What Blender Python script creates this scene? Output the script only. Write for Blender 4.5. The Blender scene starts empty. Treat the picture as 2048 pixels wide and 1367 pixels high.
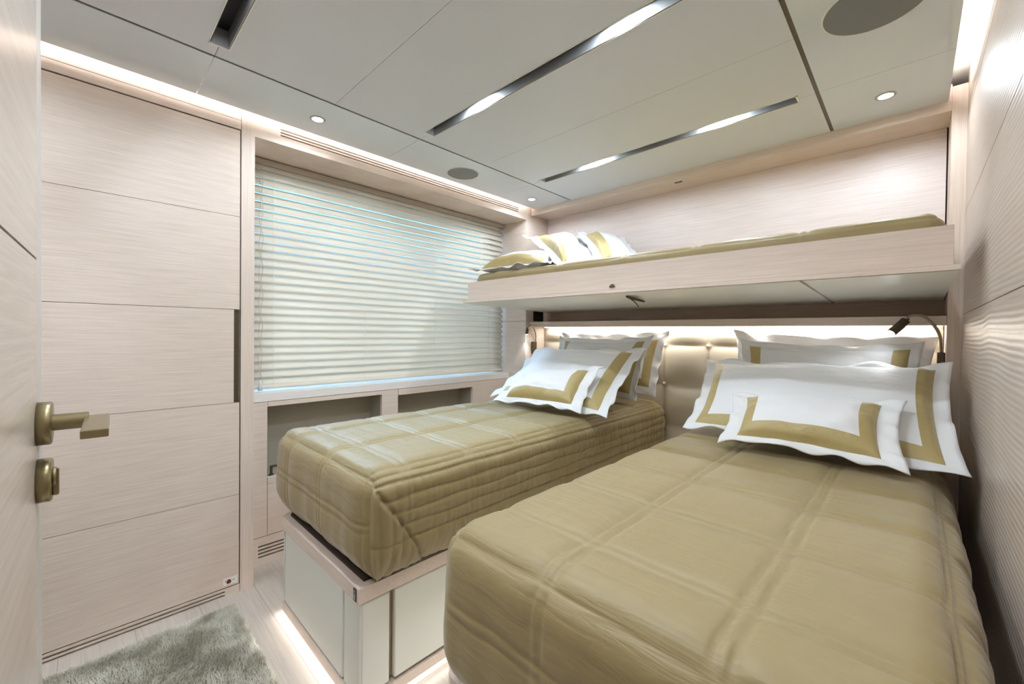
import bpy, bmesh, math, random
import numpy as np
from mathutils import Vector, Matrix, noise

random.seed(7)
rng = np.random.default_rng(11)
S = bpy.context.scene
C = S.collection
PI = math.pi


# ------------------------------------------------------------------ colour and materials
def lin(c):
    return tuple((v / 12.92 if v <= 0.04045 else ((v + 0.055) / 1.055) ** 2.4) for v in c)


def rgb(r, g, b):
    return lin((r / 255, g / 255, b / 255)) + (1,)


MATS = {}


def new_mat(name):
    m = bpy.data.materials.new(name)
    m.use_nodes = True
    nt = m.node_tree
    b = nt.nodes['Principled BSDF']
    MATS[name] = m
    return m, nt, b


def simple(name, col, rough=0.5, metal=0.0, coat=0.0, sheen=0.0, bump=None, bscale=200.0, spec=0.5):
    m, nt, b = new_mat(name)
    b.inputs['Base Color'].default_value = col
    b.inputs['Roughness'].default_value = rough
    b.inputs['Metallic'].default_value = metal
    b.inputs['Coat Weight'].default_value = coat
    b.inputs['Coat Roughness'].default_value = 0.05
    b.inputs['Sheen Weight'].default_value = sheen
    b.inputs['Specular IOR Level'].default_value = spec
    if bump:
        n = nt.nodes.new('ShaderNodeTexNoise')
        n.inputs['Scale'].default_value = bscale
        n.inputs['Detail'].default_value = 3
        g = nt.nodes.new('ShaderNodeNewGeometry')
        nt.links.new(g.outputs['Position'], n.inputs['Vector'])
        bu = nt.nodes.new('ShaderNodeBump')
        bu.inputs['Strength'].default_value = bump
        bu.inputs['Distance'].default_value = 0.002
        nt.links.new(n.outputs['Fac'], bu.inputs['Height'])
        nt.links.new(bu.outputs['Normal'], b.inputs['Normal'])
    return m


def wood(name, c1, c2, scale, rough=0.45, bump=0.3, waves=0.0, wscale=(1, 1, 40), wave_bump=0.0, coat=0.0):
    """Brushed, whitened oak: fine fibres stretched along the grain, slow tone drift, optional growth ripples."""
    m, nt, b = new_mat(name)
    N, L = nt.nodes, nt.links
    g = N.new('ShaderNodeNewGeometry')
    mp = N.new('ShaderNodeMapping')
    mp.inputs['Scale'].default_value = scale
    L.new(g.outputs['Position'], mp.inputs['Vector'])
    n1 = N.new('ShaderNodeTexNoise')
    n1.inputs['Scale'].default_value = 1.0
    n1.inputs['Detail'].default_value = 5
    n1.inputs['Roughness'].default_value = 0.62
    n1.inputs['Distortion'].default_value = 0.4
    L.new(mp.outputs['Vector'], n1.inputs['Vector'])
    n2 = N.new('ShaderNodeTexNoise')
    n2.inputs['Scale'].default_value = 2.2
    n2.inputs['Detail'].default_value = 2
    L.new(g.outputs['Position'], n2.inputs['Vector'])
    cr = N.new('ShaderNodeValToRGB')
    cr.color_ramp.elements[0].position = 0.30
    cr.color_ramp.elements[1].position = 0.72
    cr.color_ramp.elements[0].color = c1
    cr.color_ramp.elements[1].color = c2
    L.new(n1.outputs['Fac'], cr.inputs['Fac'])
    mx = N.new('ShaderNodeMix')
    mx.data_type = 'RGBA'
    mx.blend_type = 'MULTIPLY'
    mx.inputs['Factor'].default_value = 0.10
    L.new(cr.outputs['Color'], mx.inputs[6])
    L.new(n2.outputs['Fac'], mx.inputs[7])
    L.new(mx.outputs[2], b.inputs['Base Color'])
    b.inputs['Roughness'].default_value = rough
    b.inputs['Coat Weight'].default_value = coat
    b.inputs['Coat Roughness'].default_value = 0.25
    bu = N.new('ShaderNodeBump')
    bu.inputs['Strength'].default_value = bump
    bu.inputs['Distance'].default_value = 0.0012
    L.new(n1.outputs['Fac'], bu.inputs['Height'])
    last = bu
    if waves:
        mp2 = N.new('ShaderNodeMapping')
        mp2.inputs['Scale'].default_value = wscale
        L.new(g.outputs['Position'], mp2.inputs['Vector'])
        nd = N.new('ShaderNodeTexNoise')
        nd.inputs['Scale'].default_value = 1.6
        nd.inputs['Detail'].default_value = 2.0
        L.new(g.outputs['Position'], nd.inputs['Vector'])
        ad = N.new('ShaderNodeMix')
        ad.data_type = 'RGBA'
        ad.blend_type = 'ADD'
        ad.inputs['Factor'].default_value = waves
        L.new(mp2.outputs['Vector'], ad.inputs[6])
        L.new(nd.outputs['Color'], ad.inputs[7])
        wv = N.new('ShaderNodeTexWave')
        wv.wave_type = 'BANDS'
        wv.bands_direction = 'Z'
        wv.inputs['Scale'].default_value = 1.0
        wv.inputs['Distortion'].default_value = 1.5
        wv.inputs['Detail'].default_value = 2.0
        wv.inputs['Detail Scale'].default_value = 1.2
        L.new(ad.outputs[2], wv.inputs['Vector'])
        b2 = N.new('ShaderNodeBump')
        b2.inputs['Strength'].default_value = wave_bump
        b2.inputs['Distance'].default_value = 0.002
        L.new(wv.outputs['Fac'], b2.inputs['Height'])
        L.new(bu.outputs['Normal'], b2.inputs['Normal'])
        last = b2
    L.new(last.outputs['Normal'], b.inputs['Normal'])
    return m


def fabric(name, col, rough=0.5, sheen=0.3, uvwr=None, nscale=300.0, bump=0.15, spec=0.5, aniso=0.0):
    """Woven cloth; uvwr = (scale vector, strength) adds soft creases laid along the cloth's own UV metres."""
    m, nt, b = new_mat(name)
    N, L = nt.nodes, nt.links
    b.inputs['Base Color'].default_value = col
    b.inputs['Roughness'].default_value = rough
    b.inputs['Sheen Weight'].default_value = sheen
    b.inputs['Sheen Roughness'].default_value = 0.4
    b.inputs['Specular IOR Level'].default_value = spec
    g = N.new('ShaderNodeNewGeometry')
    n = N.new('ShaderNodeTexNoise')
    n.inputs['Scale'].default_value = nscale
    L.new(g.outputs['Position'], n.inputs['Vector'])
    bu = N.new('ShaderNodeBump')
    bu.inputs['Strength'].default_value = bump
    bu.inputs['Distance'].default_value = 0.0008
    L.new(n.outputs['Fac'], bu.inputs['Height'])
    last = bu
    for sc, st, dist in (uvwr or []):
        uv = N.new('ShaderNodeUVMap')
        mp = N.new('ShaderNodeMapping')
        mp.inputs['Scale'].default_value = sc
        L.new(uv.outputs['UV'], mp.inputs['Vector'])
        w = N.new('ShaderNodeTexNoise')
        w.inputs['Scale'].default_value = 1.0
        w.inputs['Detail'].default_value = 3.0
        w.inputs['Distortion'].default_value = 0.6
        L.new(mp.outputs['Vector'], w.inputs['Vector'])
        b2 = N.new('ShaderNodeBump')
        b2.inputs['Strength'].default_value = st
        b2.inputs['Distance'].default_value = dist
        L.new(w.outputs['Fac'], b2.inputs['Height'])
        L.new(last.outputs['Normal'], b2.inputs['Normal'])
        last = b2
    L.new(last.outputs['Normal'], b.inputs['Normal'])
    return m


def emit(name, col, strength):
    m, nt, b = new_mat(name)
    b.inputs['Base Color'].default_value = (0.8, 0.8, 0.8, 1)
    b.inputs['Emission Color'].default_value = col
    b.inputs['Emission Strength'].default_value = strength
    return m


OAK1, OAK2 = rgb(217, 200, 187), rgb(237, 223, 211)
oak_h = wood('whitened_oak_horizontal', OAK1, OAK2, (6, 6, 260), rough=0.5, bump=0.35)
oak_v = wood('whitened_oak_vertical', OAK1, OAK2, (240, 240, 4), rough=0.5, bump=0.3)
oak_x = wood('whitened_oak_shelf', OAK1, OAK2, (5, 240, 240), rough=0.5, bump=0.3)
oak_lit = wood('lit_oak_panel', rgb(228, 214, 210), rgb(246, 237, 235), (5, 240, 240), rough=0.42, bump=0.25)  # lighter, cooler copy of the same oak, standing in for light on it
oak_wall = wood('polished_oak_wall', rgb(184, 169, 157), rgb(203, 189, 177), (6, 6, 260), rough=0.38, bump=0.10,
                waves=0.9, wscale=(0.5, 0.9, 24), wave_bump=0.25, coat=0.12)
oak_dark = simple('shadow_gap', rgb(60, 48, 40), 0.8)
oak_shaded = wood('shaded_recess_oak', rgb(178, 155, 140), rgb(194, 172, 156), (6, 240, 240), rough=0.4, bump=0.2)  # darker copy of the oak; shade under the bunk is in its colour
floor_w = wood('grey_oak_floor', rgb(196, 187, 177), rgb(216, 208, 198), (5, 110, 110), rough=0.42, bump=0.25)
ceil_m = simple('ceiling_leather', rgb(220, 226, 234), 0.42, bump=0.12, bscale=500)
ceil_g = simple('ceiling_lacquer', rgb(218, 229, 238), 0.10, coat=0.6)
groove_m = simple('bronze_groove', rgb(96, 86, 68), 0.45, metal=0.3)
leather = simple('bed_base_leather', rgb(226, 228, 220), 0.45, bump=0.15, bscale=700)
hb_leather = simple('headboard_leather', rgb(190, 181, 162), 0.36, bump=0.1, bscale=600)
bronze = simple('satin_bronze', rgb(150, 138, 104), 0.32, metal=0.9)
bronze_lt = simple('gooseneck_metal', rgb(176, 166, 148), 0.38, metal=0.5)
bronze_dk = simple('dark_bronze', rgb(98, 88, 72), 0.4, metal=0.7)
black = simple('black_plastic', rgb(16, 16, 16), 0.35)
black_m = simple('black_trough', rgb(14, 14, 16), 0.6)
alu = simple('brushed_aluminium', rgb(176, 178, 178), 0.42, metal=0.35)
white_m = simple('white_lacquer', rgb(238, 238, 230), 0.35)
grey_sp = simple('speaker_cloth', rgb(136, 140, 139), 0.8, bump=0.5, bscale=1500)
slat_m, nt_, b_ = new_mat('blind_slat')
b_.inputs['Base Color'].default_value = rgb(238, 230, 214)
b_.inputs['Roughness'].default_value = 0.55
tr_ = nt_.nodes.new('ShaderNodeBsdfTranslucent')
tr_.inputs['Color'].default_value = rgb(235, 235, 230)
ms_ = nt_.nodes.new('ShaderNodeMixShader')
ms_.inputs['Fac'].default_value = 0.16
nt_.links.new(b_.outputs[0], ms_.inputs[1])
nt_.links.new(tr_.outputs[0], ms_.inputs[2])
nt_.links.new(ms_.outputs[0], nt_.nodes['Material Output'].inputs['Surface'])
quilt_m = fabric('olive_gold_satin', rgb(149, 133, 91), 0.47, 0.25,
                 [((7, 34, 1), 0.55, 0.006), ((40, 12, 1), 0.3, 0.003)], 900, 0.06)
white_c = fabric('white_cotton', rgb(238, 240, 242), 0.62, 0.15, [((5, 9, 1), 0.7, 0.014), ((26, 12, 1), 0.5, 0.004)], 900, 0.08)
gold_c = fabric('gold_satin_band', rgb(182, 165, 112), 0.42, 0.2, [((26, 26, 1), 0.8, 0.006)], 700, 0.08)
rug_m = simple('rug_backing', rgb(120, 116, 100), 0.9)
led_pink = emit('led_cove', (1.0, 0.90, 0.88, 1), 9.0)
led_warm = emit('led_shelf', (1.0, 0.95, 0.90, 1), 4.0)
led_floor = emit('led_floor', (1.0, 0.95, 0.90, 1), 3.0)
spot_e = emit('downlight_lens', (0.95, 0.98, 1.0, 1), 40.0)
lamp_e = emit('reading_lens', (0.93, 0.97, 1.0, 1), 40.0)
slot_e = emit('slot_lens', (0.80, 0.90, 1.0, 1), 25.0)

m, nt, b = new_mat('window_glass')
N, L = nt.nodes, nt.links
tb = N.new('ShaderNodeBsdfTransparent')
gb = N.new('ShaderNodeBsdfGlossy')
gb.inputs['Roughness'].default_value = 0.02
fr = N.new('ShaderNodeFresnel')
fr.inputs['IOR'].default_value = 1.45
mx = N.new('ShaderNodeMixShader')
L.new(fr.outputs[0], mx.inputs[0])
L.new(tb.outputs[0], mx.inputs[1])
L.new(gb.outputs[0], mx.inputs[2])
L.new(mx.outputs[0], N['Material Output'].inputs['Surface'])
glass = m


# ------------------------------------------------------------------ mesh helpers
class MB:
    def __init__(self):
        self.v, self.f, self.mi, self.sm = [], [], [], []

    def quad_mesh(self, vs, fs, mi=0, smooth=False):
        o = len(self.v)
        self.v += [tuple(p) for p in vs]
        for f in fs:
            self.f.append(tuple(i + o for i in f))
            self.mi.append(mi)
            self.sm.append(smooth)

    def box(self, x0, x1, y0, y1, z0, z1, mi=0, bev=0.0, seg=2):
        bm = bmesh.new()
        bmesh.ops.create_cube(bm, size=1.0)
        for v in bm.verts:
            v.co = Vector(((x0 + x1) / 2 + v.co.x * (x1 - x0), (y0 + y1) / 2 + v.co.y * (y1 - y0),
                           (z0 + z1) / 2 + v.co.z * (z1 - z0)))
        if bev > 0:
            bev = min(bev, 0.49 * min(x1 - x0, y1 - y0, z1 - z0))
            bmesh.ops.bevel(bm, geom=bm.edges[:], offset=bev, segments=seg, affect='EDGES', profile=0.5)
        self.bm(bm, mi, smooth=False)

    def bm(self, bm, mi=0, smooth=False, mat=None):
        if mat is not None:
            bmesh.ops.transform(bm, matrix=mat, verts=bm.verts[:])
        bm.verts.index_update()
        self.quad_mesh([v.co for v in bm.verts], [[v.index for v in f.verts] for f in bm.faces], mi, smooth)
        bm.free()

    def cyl(self, p0, p1, r, seg=24, mi=0, r2=None, caps=True, smooth=True):
        p0, p1 = Vector(p0), Vector(p1)
        d = (p1 - p0).normalized()
        a = d.orthogonal().normalized()
        bb = d.cross(a)
        r2 = r if r2 is None else r2
        vs = []
        for p, rr in ((p0, r), (p1, r2)):
            for k in range(seg):
                t = 2 * PI * k / seg
                vs.append(p + (a * math.cos(t) + bb * math.sin(t)) * rr)
        self.quad_mesh(vs, [(k, (k + 1) % seg, seg + (k + 1) % seg, seg + k) for k in range(seg)], mi, smooth)
        if caps:
            self.quad_mesh(vs[:seg], [tuple(range(seg))[::-1]], mi, False)
            self.quad_mesh(vs[seg:], [tuple(range(seg))], mi, False)

    def tube(self, pts, r, seg=10, mi=0, flat=1.0):
        pts = [Vector(p) for p in pts]
        n = len(pts)
        vs = []
        a = None
        for i, p in enumerate(pts):
            d = (pts[min(i + 1, n - 1)] - pts[max(i - 1, 0)]).normalized()
            if a is None:
                a = d.orthogonal().normalized()
            a = (a - d * a.dot(d)).normalized()
            bb = d.cross(a)
            for k in range(seg):
                t = 2 * PI * k / seg
                vs.append(p + (a * math.cos(t) * flat + bb * math.sin(t)) * r)
        fs = []
        for i in range(n - 1):
            for k in range(seg):
                fs.append((i * seg + k, i * seg + (k + 1) % seg, (i + 1) * seg + (k + 1) % seg, (i + 1) * seg + k))
        fs.append(tuple(range(seg))[::-1])
        fs.append(tuple((n - 1) * seg + k for k in range(seg)))
        self.quad_mesh(vs, fs, mi, True)

    def lathe(self, prof, mat=Matrix(), seg=32, mi=0):
        """prof: (radius, height) pairs turned about local z."""
        vs = []
        for r, h in prof:
            for k in range(seg):
                t = 2 * PI * k / seg
                vs.append(mat @ Vector((r * math.cos(t), r * math.sin(t), h)))
        fs = []
        for i in range(len(prof) - 1):
            for k in range(seg):
                fs.append((i * seg + k, i * seg + (k + 1) % seg, (i + 1) * seg + (k + 1) % seg, (i + 1) * seg + k))
        self.quad_mesh(vs, fs, mi, True)

    def prism(self, poly, axis, a0, a1, mi=0):
        """poly in the two other axes (cyclic order), extruded along axis."""
        n = len(poly)

        def P(p, h):
            q = [p[0], p[1]]
            q.insert(axis, h)
            return q
        vs = [P(p, a0) for p in poly] + [P(p, a1) for p in poly]
        fs = [(i, (i + 1) % n, n + (i + 1) % n, n + i) for i in range(n)]
        fs += [tuple(range(n))[::-1], tuple(range(n, 2 * n))]
        self.quad_mesh(vs, fs, mi, False)

    def build(self, name, mats, parent=None, fixn=True):
        me = bpy.data.meshes.new(name)
        me.from_pydata([tuple(v) for v in self.v], [], self.f)
        for mm in (mats if isinstance(mats, (list, tuple)) else [mats]):
            me.materials.append(mm)
        me.polygons.foreach_set('material_index', self.mi)
        me.polygons.foreach_set('use_smooth', self.sm)
        if fixn:
            bm = bmesh.new()
            bm.from_mesh(me)
            bmesh.ops.recalc_face_normals(bm, faces=bm.faces[:])
            bm.to_mesh(me)
            bm.free()
        me.update()
        return link(name, me, parent)


def link(name, me, parent=None):
    """Put the mesh's origin at its base centre (or its parent's origin) and link it."""
    o = bpy.data.objects.new(name, me)
    C.objects.link(o)
    if parent is not None:
        org = world_loc(parent)
        o.parent = parent
        me.transform(Matrix.Translation(-org))
    else:
        n = len(me.vertices)
        co = np.empty(n * 3)
        me.vertices.foreach_get('co', co)
        co = co.reshape(-1, 3)
        org = Vector(((co[:, 0].min() + co[:, 0].max()) / 2, (co[:, 1].min() + co[:, 1].max()) / 2, co[:, 2].min()))
        me.transform(Matrix.Translation(-org))
        o.location = org
    return o


def world_loc(o):
    v = Vector((0, 0, 0))
    while o is not None:
        v += o.location
        o = o.parent
    return v


def tag(o, label, cat, group=None, kind=None):
    o['label'] = label
    o['category'] = cat
    if group:
        o['group'] = group
    if kind:
        o['kind'] = kind
    return o


def thing(name, label, cat, loc, group=None):
    o = bpy.data.objects.new(name, None)
    C.objects.link(o)
    o.empty_display_size = 0.05
    o.location = loc
    return tag(o, label, cat, group)


def struct(name, mb, mats, label=None, parent=None):
    o = mb.build(name, mats, parent)
    if parent is None:
        o['kind'] = 'structure'
    if label:
        o['label'] = label
    return o


def area(name, loc, size, energy, col, direction, size_y=None, spread=180):
    l = bpy.data.lights.new(name, 'AREA')
    l.energy = energy
    l.color = col
    l.size = size
    if size_y:
        l.shape = 'RECTANGLE'
        l.size_y = size_y
    l.spread = math.radians(spread)
    o = bpy.data.objects.new(name, l)
    o.location = loc
    d = Vector(direction)
    o.rotation_euler = d.to_track_quat('-Z', 'Y').to_euler()
    C.objects.link(o)
    return o


def spot(name, loc, energy, col, direction, angle=100, blend=0.6, r=0.02):
    l = bpy.data.lights.new(name, 'SPOT')
    l.energy = energy
    l.color = col
    l.spot_size = math.radians(angle)
    l.spot_blend = blend
    l.shadow_soft_size = r
    o = bpy.data.objects.new(name, l)
    o.location = loc
    o.rotation_euler = Vector(direction).to_track_quat('-Z', 'Y').to_euler()
    C.objects.link(o)
    return o


# ------------------------------------------------------------------ key planes (metres)
XL = -2.025      # wardrobe and valance front
XC = -2.187      # low cabinet front under the window
XR = 0.1335      # right wall
YH = 2.28        # front of the head recess
YB = 2.478       # back of the head recess
ZC = 2.0         # ceiling
YK = -1.25       # wall behind the camera

# ------------------------------------------------------------------ setting
mb = MB()
mb.box(-2.6, 0.4, YK - 0.1, 2.6, -0.05, 0.0)
fl = struct('floor', mb, floor_w, 'pale grey oak plank floor')
# plank seams as fine dark inlays, running across the cabin
mb = MB()
for k, y in enumerate(np.arange(YK + 0.05, 2.5, 0.19)):
    mb.box(-2.5, 0.3, y, y + 0.0015, -0.001, 0.0001)
for k, y in enumerate(np.arange(YK + 0.05, 2.5, 0.19)):
    off = (k * 0.47) % 1.1
    for x in np.arange(-2.5 + off, 0.3, 1.1):
        mb.box(x, x + 0.0015, y, y + 0.19, -0.001, 0.0001)
struct('plank_seams', mb, simple('seam', rgb(150, 138, 124), 0.8), parent=fl)

# right wall: three rows of polished boards with fine shadow joints
mb = MB()
mb.box(XR + 0.02, XR + 0.1, YK, 2.6, -0.02, 2.2, mi=1)
zs = [0.0, 0.405, 0.795, 1.191, 1.5715, 1.916, 1.950, 2.2]
for a, c in zip(zs[:-1], zs[1:]):
    mb.box(XR, XR + 0.02, YK, YH, a + 0.0012, c - 0.0012)
struct('wall_right', mb, [oak_wall, oak_dark], 'right wall of glossy pale oak boards with thin joints')

# wall behind the camera
mb = MB()
mb.box(-2.6, 0.3, YK - 0.08, YK, 0, 2.2)
struct('wall_rear', mb, oak_h)

# head wall: recess back, header, right stile
mb = MB()
mb.box(-2.5, 0.3, YB + 0.012, YB + 0.1, 0, 2.2, mi=2)
mb.box(-2.03, 0.088, YB, YB + 0.02, 1.40, 1.969, mi=4)           # panel above the bunk, oak lightened in place of light
mb.box(-2.03, 0.15, YB, YB + 0.02, 1.15, 1.40, mi=1)        # slot under the bunk, its shade put into the oak colour
mb.box(-2.03, 0.15, YB, YB + 0.02, 0.0, 1.15)
struct('wall_head', mb, [oak_x, oak_shaded, oak_dark, oak_v, oak_lit], 'head wall of pale oak with the bunk recess')
mb = MB()
mb.box(0.093, XR + 0.019, YH, YB + 0.011, 0, 2.05)          # right stile
struct('trim_2', mb, oak_v, 'upright oak stile between the head recess and the right wall')
mb = MB()
mb.box(-2.02, 0.0925, YH, YH + 0.035, 1.961, 2.06)          # header
mb.box(-2.02, 0.0925, YH + 0.037, YB - 0.001, 1.969, 2.06)  # soffit of the recess
struct('trim_3', mb, oak_x, 'oak header and soffit above the upper bunk')

# window wall pieces
mb = MB()
mb.box(-2.52, -2.42, YK, 2.6, 0.0, 0.83)                    # below the window
mb.box(-2.52, -2.42, YK, 2.6, 1.93, 2.2)                    # above the window
mb.box(-2.52, -2.42, YK, 0.50, 0.83, 1.93)
mb.box(-2.52, -2.42, 2.24, 2.6, 0.83, 1.93)
mb.box(-2.42, XL, 2.2625, YB + 0.02, 0.0, 2.19, mi=1)     # corner column between window and head recess
for a, c in ((0.0, 0.798), (0.8, 1.1905), (1.1925, 2.19)):
    mb.box(-2.42, XL + 0.002, 2.235, 2.262, a, c, mi=0)
struct('wall_left', mb, [oak_h, oak_h], 'left window wall in pale oak')

# window: frame and glass
wf = MB()
for (y0, y1, z0, z1) in ((0.50, 0.54, 0.83, 1.93), (2.20, 2.24, 0.83, 1.93), (0.54, 2.20, 0.83, 0.87), (0.54, 2.20, 1.89, 1.93)):
    wf.box(-2.49, -2.43, y0, y1, z0, z1, bev=0.004)
wob = struct('window_1', wf, white_m, 'wide window behind the blind')
g_ = MB()
g_.box(-2.465, -2.457, 0.535, 2.205, 0.865, 1.895)
struct('window_pane', g_, glass, parent=wob)

# valance above the window with three long air slots
mb = MB()
y0, y1 = 0.508, 2.235
ga, gb_ = 0.607, 2.146
zsl = [1.999, 1.989, 1.980, 1.970]
mb.box(XL - 0.025, XL, y0, y1, 1.925, 1.9560)
mb.box(XL - 0.025, XL, y0, ga, 1.956, 2.19)
mb.box(XL - 0.025, XL, gb_, y1, 1.956, 2.19)
edges = [(1.956, 1.9615), (1.9675, 1.9745), (1.9805, 1.9875), (1.9935, 2.19)]
for a, c in edges:
    mb.box(XL - 0.025, XL, ga, gb_, a, c)
mb.box(XL - 0.05, XL - 0.026, y0, y1, 1.94, 2.1, mi=1)
mb.box(-2.42, XL - 0.025, y0, y1, 1.925, 1.935)
mb.box(-2.30, -2.298, y0, y1, 1.9235, 1.926, mi=1)
struct('trim_1', mb, [oak_h, simple('slot_shadow', rgb(150, 108, 84), 0.7)], 'pale oak valance with three long air slots')

# ------------------------------------------------------------------ ceiling
xs = (-1.980, -1.671, -1.661, -0.273, -0.262, 0.084)
mb = MB()


def panel(x0, x1, y0, y1, mi):
    mb.box(x0 + 0.0008, x1 - 0.0008, y0 + 0.0008, y1 - 0.0008, ZC, ZC + 0.018, mi=mi)


slots = [(-1.592, -0.331, 0.300), (-1.592, -0.331, 1.092), (-1.583, -0.331, 1.882), (-1.592, -0.331, -0.49)]  # last slot is out of view, added to fill the cabin with light
SW = 0.026
ys_c = [YK, -0.49, 0.300, 0.694, 1.092, 1.494, 1.882, YH]
# centre field
for (x0, x1) in ((xs[2], -1.592), (-0.331, xs[3])):
    for a, c in zip([YK, -0.095, 0.300, 0.694, 1.092, 1.494, 1.882], [-0.095, 0.300, 0.694, 1.092, 1.494, 1.882, YH]):
        mb.box(x0 if x0 != xs[2] else x0 + 0.0008, x1 if x1 != xs[3] else x1 - 0.0008, a + 0.0008, c - 0.0008, ZC, ZC + 0.018)
rows = [(YK, -0.49 - SW), (-0.49 + SW, -0.095), (-0.095, 0.3 - SW), (0.3 + SW, 0.694), (0.694, 1.092 - SW), (1.092 + SW, 1.494), (1.494, 1.882 - SW), (1.882 + SW, YH)]
for a, c in rows:
    mb.box(-1.592, -0.331, a + (0.0008 if a in (-0.095, 0.694, 1.494) else 0), c - (0.0008 if c in (-0.095, 0.694, 1.494) else 0), ZC, ZC + 0.018)
for a, c in []:
    mb.box(-1.5922, -0.3308, a + 0.0008, c - 0.0008, ZC, ZC + 0.018)
# side fields (lacquered)
for a, c in zip([YK, 0.3, 1.092, 1.882], [0.3, 1.092, 1.882, YH]):
    panel(xs[0], xs[1], a, c, 1)
for a, c in zip([YK, 1.092, 1.882], [1.092, 1.882, YH]):
    panel(xs[4], xs[5], a, c, 1)
mb.box(xs[1] - 0.001, xs[2] + 0.001, YK, YH, ZC + 0.003, ZC + 0.018, mi=2)
mb.box(xs[3] - 0.001, xs[4] + 0.001, YK, YH, ZC + 0.003, ZC + 0.018, mi=2)
mb.box(-2.45, 0.3, YK, 2.6, 2.10, 2.2, mi=3)                # deck above
struct('ceiling', mb, [ceil_m, ceil_g, groove_m, white_m, ], 'ceiling of cream panels with bronze grooves')

# cove lights along both sides
for nm, x, dx in (('cove_light', -1.955, -1), ('cove_light', 0.062, 1)):
    t = thing(nm, 'LED cove strip hidden above the ceiling edge on the %s' % ('window side' if dx < 0 else 'right wall side'), 'cove light', (x, 0.5, ZC + 0.018), 'LED cove strips')
    b1 = MB()
    b1.box(x - 0.012, x + 0.012, YK + 0.05, YH - 0.03, ZC + 0.019, ZC + 0.024)
    b1.build('channel', alu, t)
    b1 = MB()
    b1.box(x - 0.006, x + 0.006, YK + 0.06, YH - 0.04, ZC + 0.0245, ZC + 0.030)
    b1.build('led_strip', led_pink, t)
    area('cove_glow', (x + dx * 0.012, 0.5, ZC + 0.034), 3.4, 2.2, (1.0, 0.93, 0.93), (dx, 0, 0.5), 0.01)

# ------------------------------------------------------------------ linear ceiling lights
# each trough: grey metal walls, black top, two small lamps high up throwing light on the far side
lens_x = {0: (-1.17, -0.62), 1: (-1.264, -0.628), 2: (-1.235, -0.60), 3: (-1.26, -0.62)}
slot_labels = ['black ceiling light slot at the top left, its end nearest the wardrobe',
               'long recessed ceiling light slot across the middle of the ceiling',
               'thin recessed ceiling light slot closest to the head wall',
               'added fill light slot in the unseen ceiling behind the camera']
for i, (x0, x1, yc) in enumerate(slots):
    t = thing('linear_ceiling_light', slot_labels[i], 'ceiling light', (0.5 * (x0 + x1), yc, ZC), 'slot lights in the ceiling')
    f = MB()
    a = SW + 0.003
    w = 0.003
    for (p, q, r_, s_) in ((x0 - 0.006, x1 + 0.006, yc - a, yc - a + w), (x0 - 0.006, x1 + 0.006, yc + a - w, yc + a),
                           (x0 - 0.006, x0 - 0.001, yc - a, yc + a), (x1 + 0.001, x1 + 0.006, yc - a, yc + a)):
        f.box(p, q, r_, s_, ZC - 0.002, ZC + 0.002)
    f.build('trim_frame', white_m, t)
    tr = MB()
    h = 0.055
    tr.box(x0, x1, yc + SW - 0.003, yc + SW - 0.001, ZC, ZC + h)       # lit far side
    tr.box(x0, x0 + 0.002, yc - SW, yc + SW, ZC, ZC + h)
    tr.box(x1 - 0.002, x1, yc - SW, yc + SW, ZC, ZC + h)
    tr.build('trough', alu, t)
    tr = MB()
    tr.box(x0, x1, yc - SW + 0.001, yc - SW + 0.003, ZC + 0.001, ZC + h)
    tr.box(x0, x1, yc - SW, yc + SW, ZC + h, ZC + h + 0.003)
    tr.build('baffle', black_m, t)
    for lx in lens_x[i]:
        lm = MB()
        lm.cyl((lx, yc - 0.004, ZC + h - 0.001), (lx, yc - 0.004, ZC + h - 0.014), 0.013, 20)
        ho = lm.build('lamp', black, t)
        ln = MB()
        ln.cyl((lx, yc - 0.004, ZC + h - 0.0142), (lx, yc - 0.004, ZC + h - 0.0155), 0.011, 20)
        ln.build('lens', slot_e, ho)
        area('slot_glow', (lx, yc - 0.004, ZC + h - 0.018), 0.10, 1.7, (0.80, 0.90, 1.0), (0, 0.0, -1), 0.012)
        spot('slot_spot', (lx, yc, ZC - 0.004), 2.5, (0.82, 0.91, 1.0), (0, 0.0, -1), 178, 0.25, 0.012)

# ------------------------------------------------------------------ recessed downlights
dl = [((-1.831, 0.692), 'round recessed downlight above the near end of the window'),
      ((-1.848, 2.086), 'round recessed downlight in the far ceiling corner by the window'),
      ((-0.087, 2.075), 'round recessed downlight in the right ceiling strip near the head wall'),
      ((-0.087, 0.30), 'added unseen downlight for fill in the right ceiling strip beside the camera'),
      ((-1.831, -0.55), 'added unseen downlight for fill above the wardrobe behind the door')]  # last two are out of view, added as fill lights
dl_w = [3.5, 3.5, 4.5, 4.0, 8.0]
for i, ((x, y), lab) in enumerate(dl):
    t = thing('downlight', lab, 'downlight', (x, y, ZC), 'recessed downlights')
    m4 = Matrix.Translation((x, y, ZC))
    r = MB()
    r.lathe([(0.021, -0.001), (0.022, -0.003), (0.029, -0.003), (0.031, -0.0005), (0.031, 0.0)], m4, 40)
    r.build('trim_ring', alu, t)
    e = MB()
    e.lathe([(0.0, -0.0015), (0.021, -0.0015)], m4, 32)
    e.build('lens', spot_e, t)
    spot('downlight_beam', (x, y, ZC - 0.006), dl_w[i], (0.84, 0.92, 1.0), (0, 0, -1), 172, 0.5, 0.02)

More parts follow.
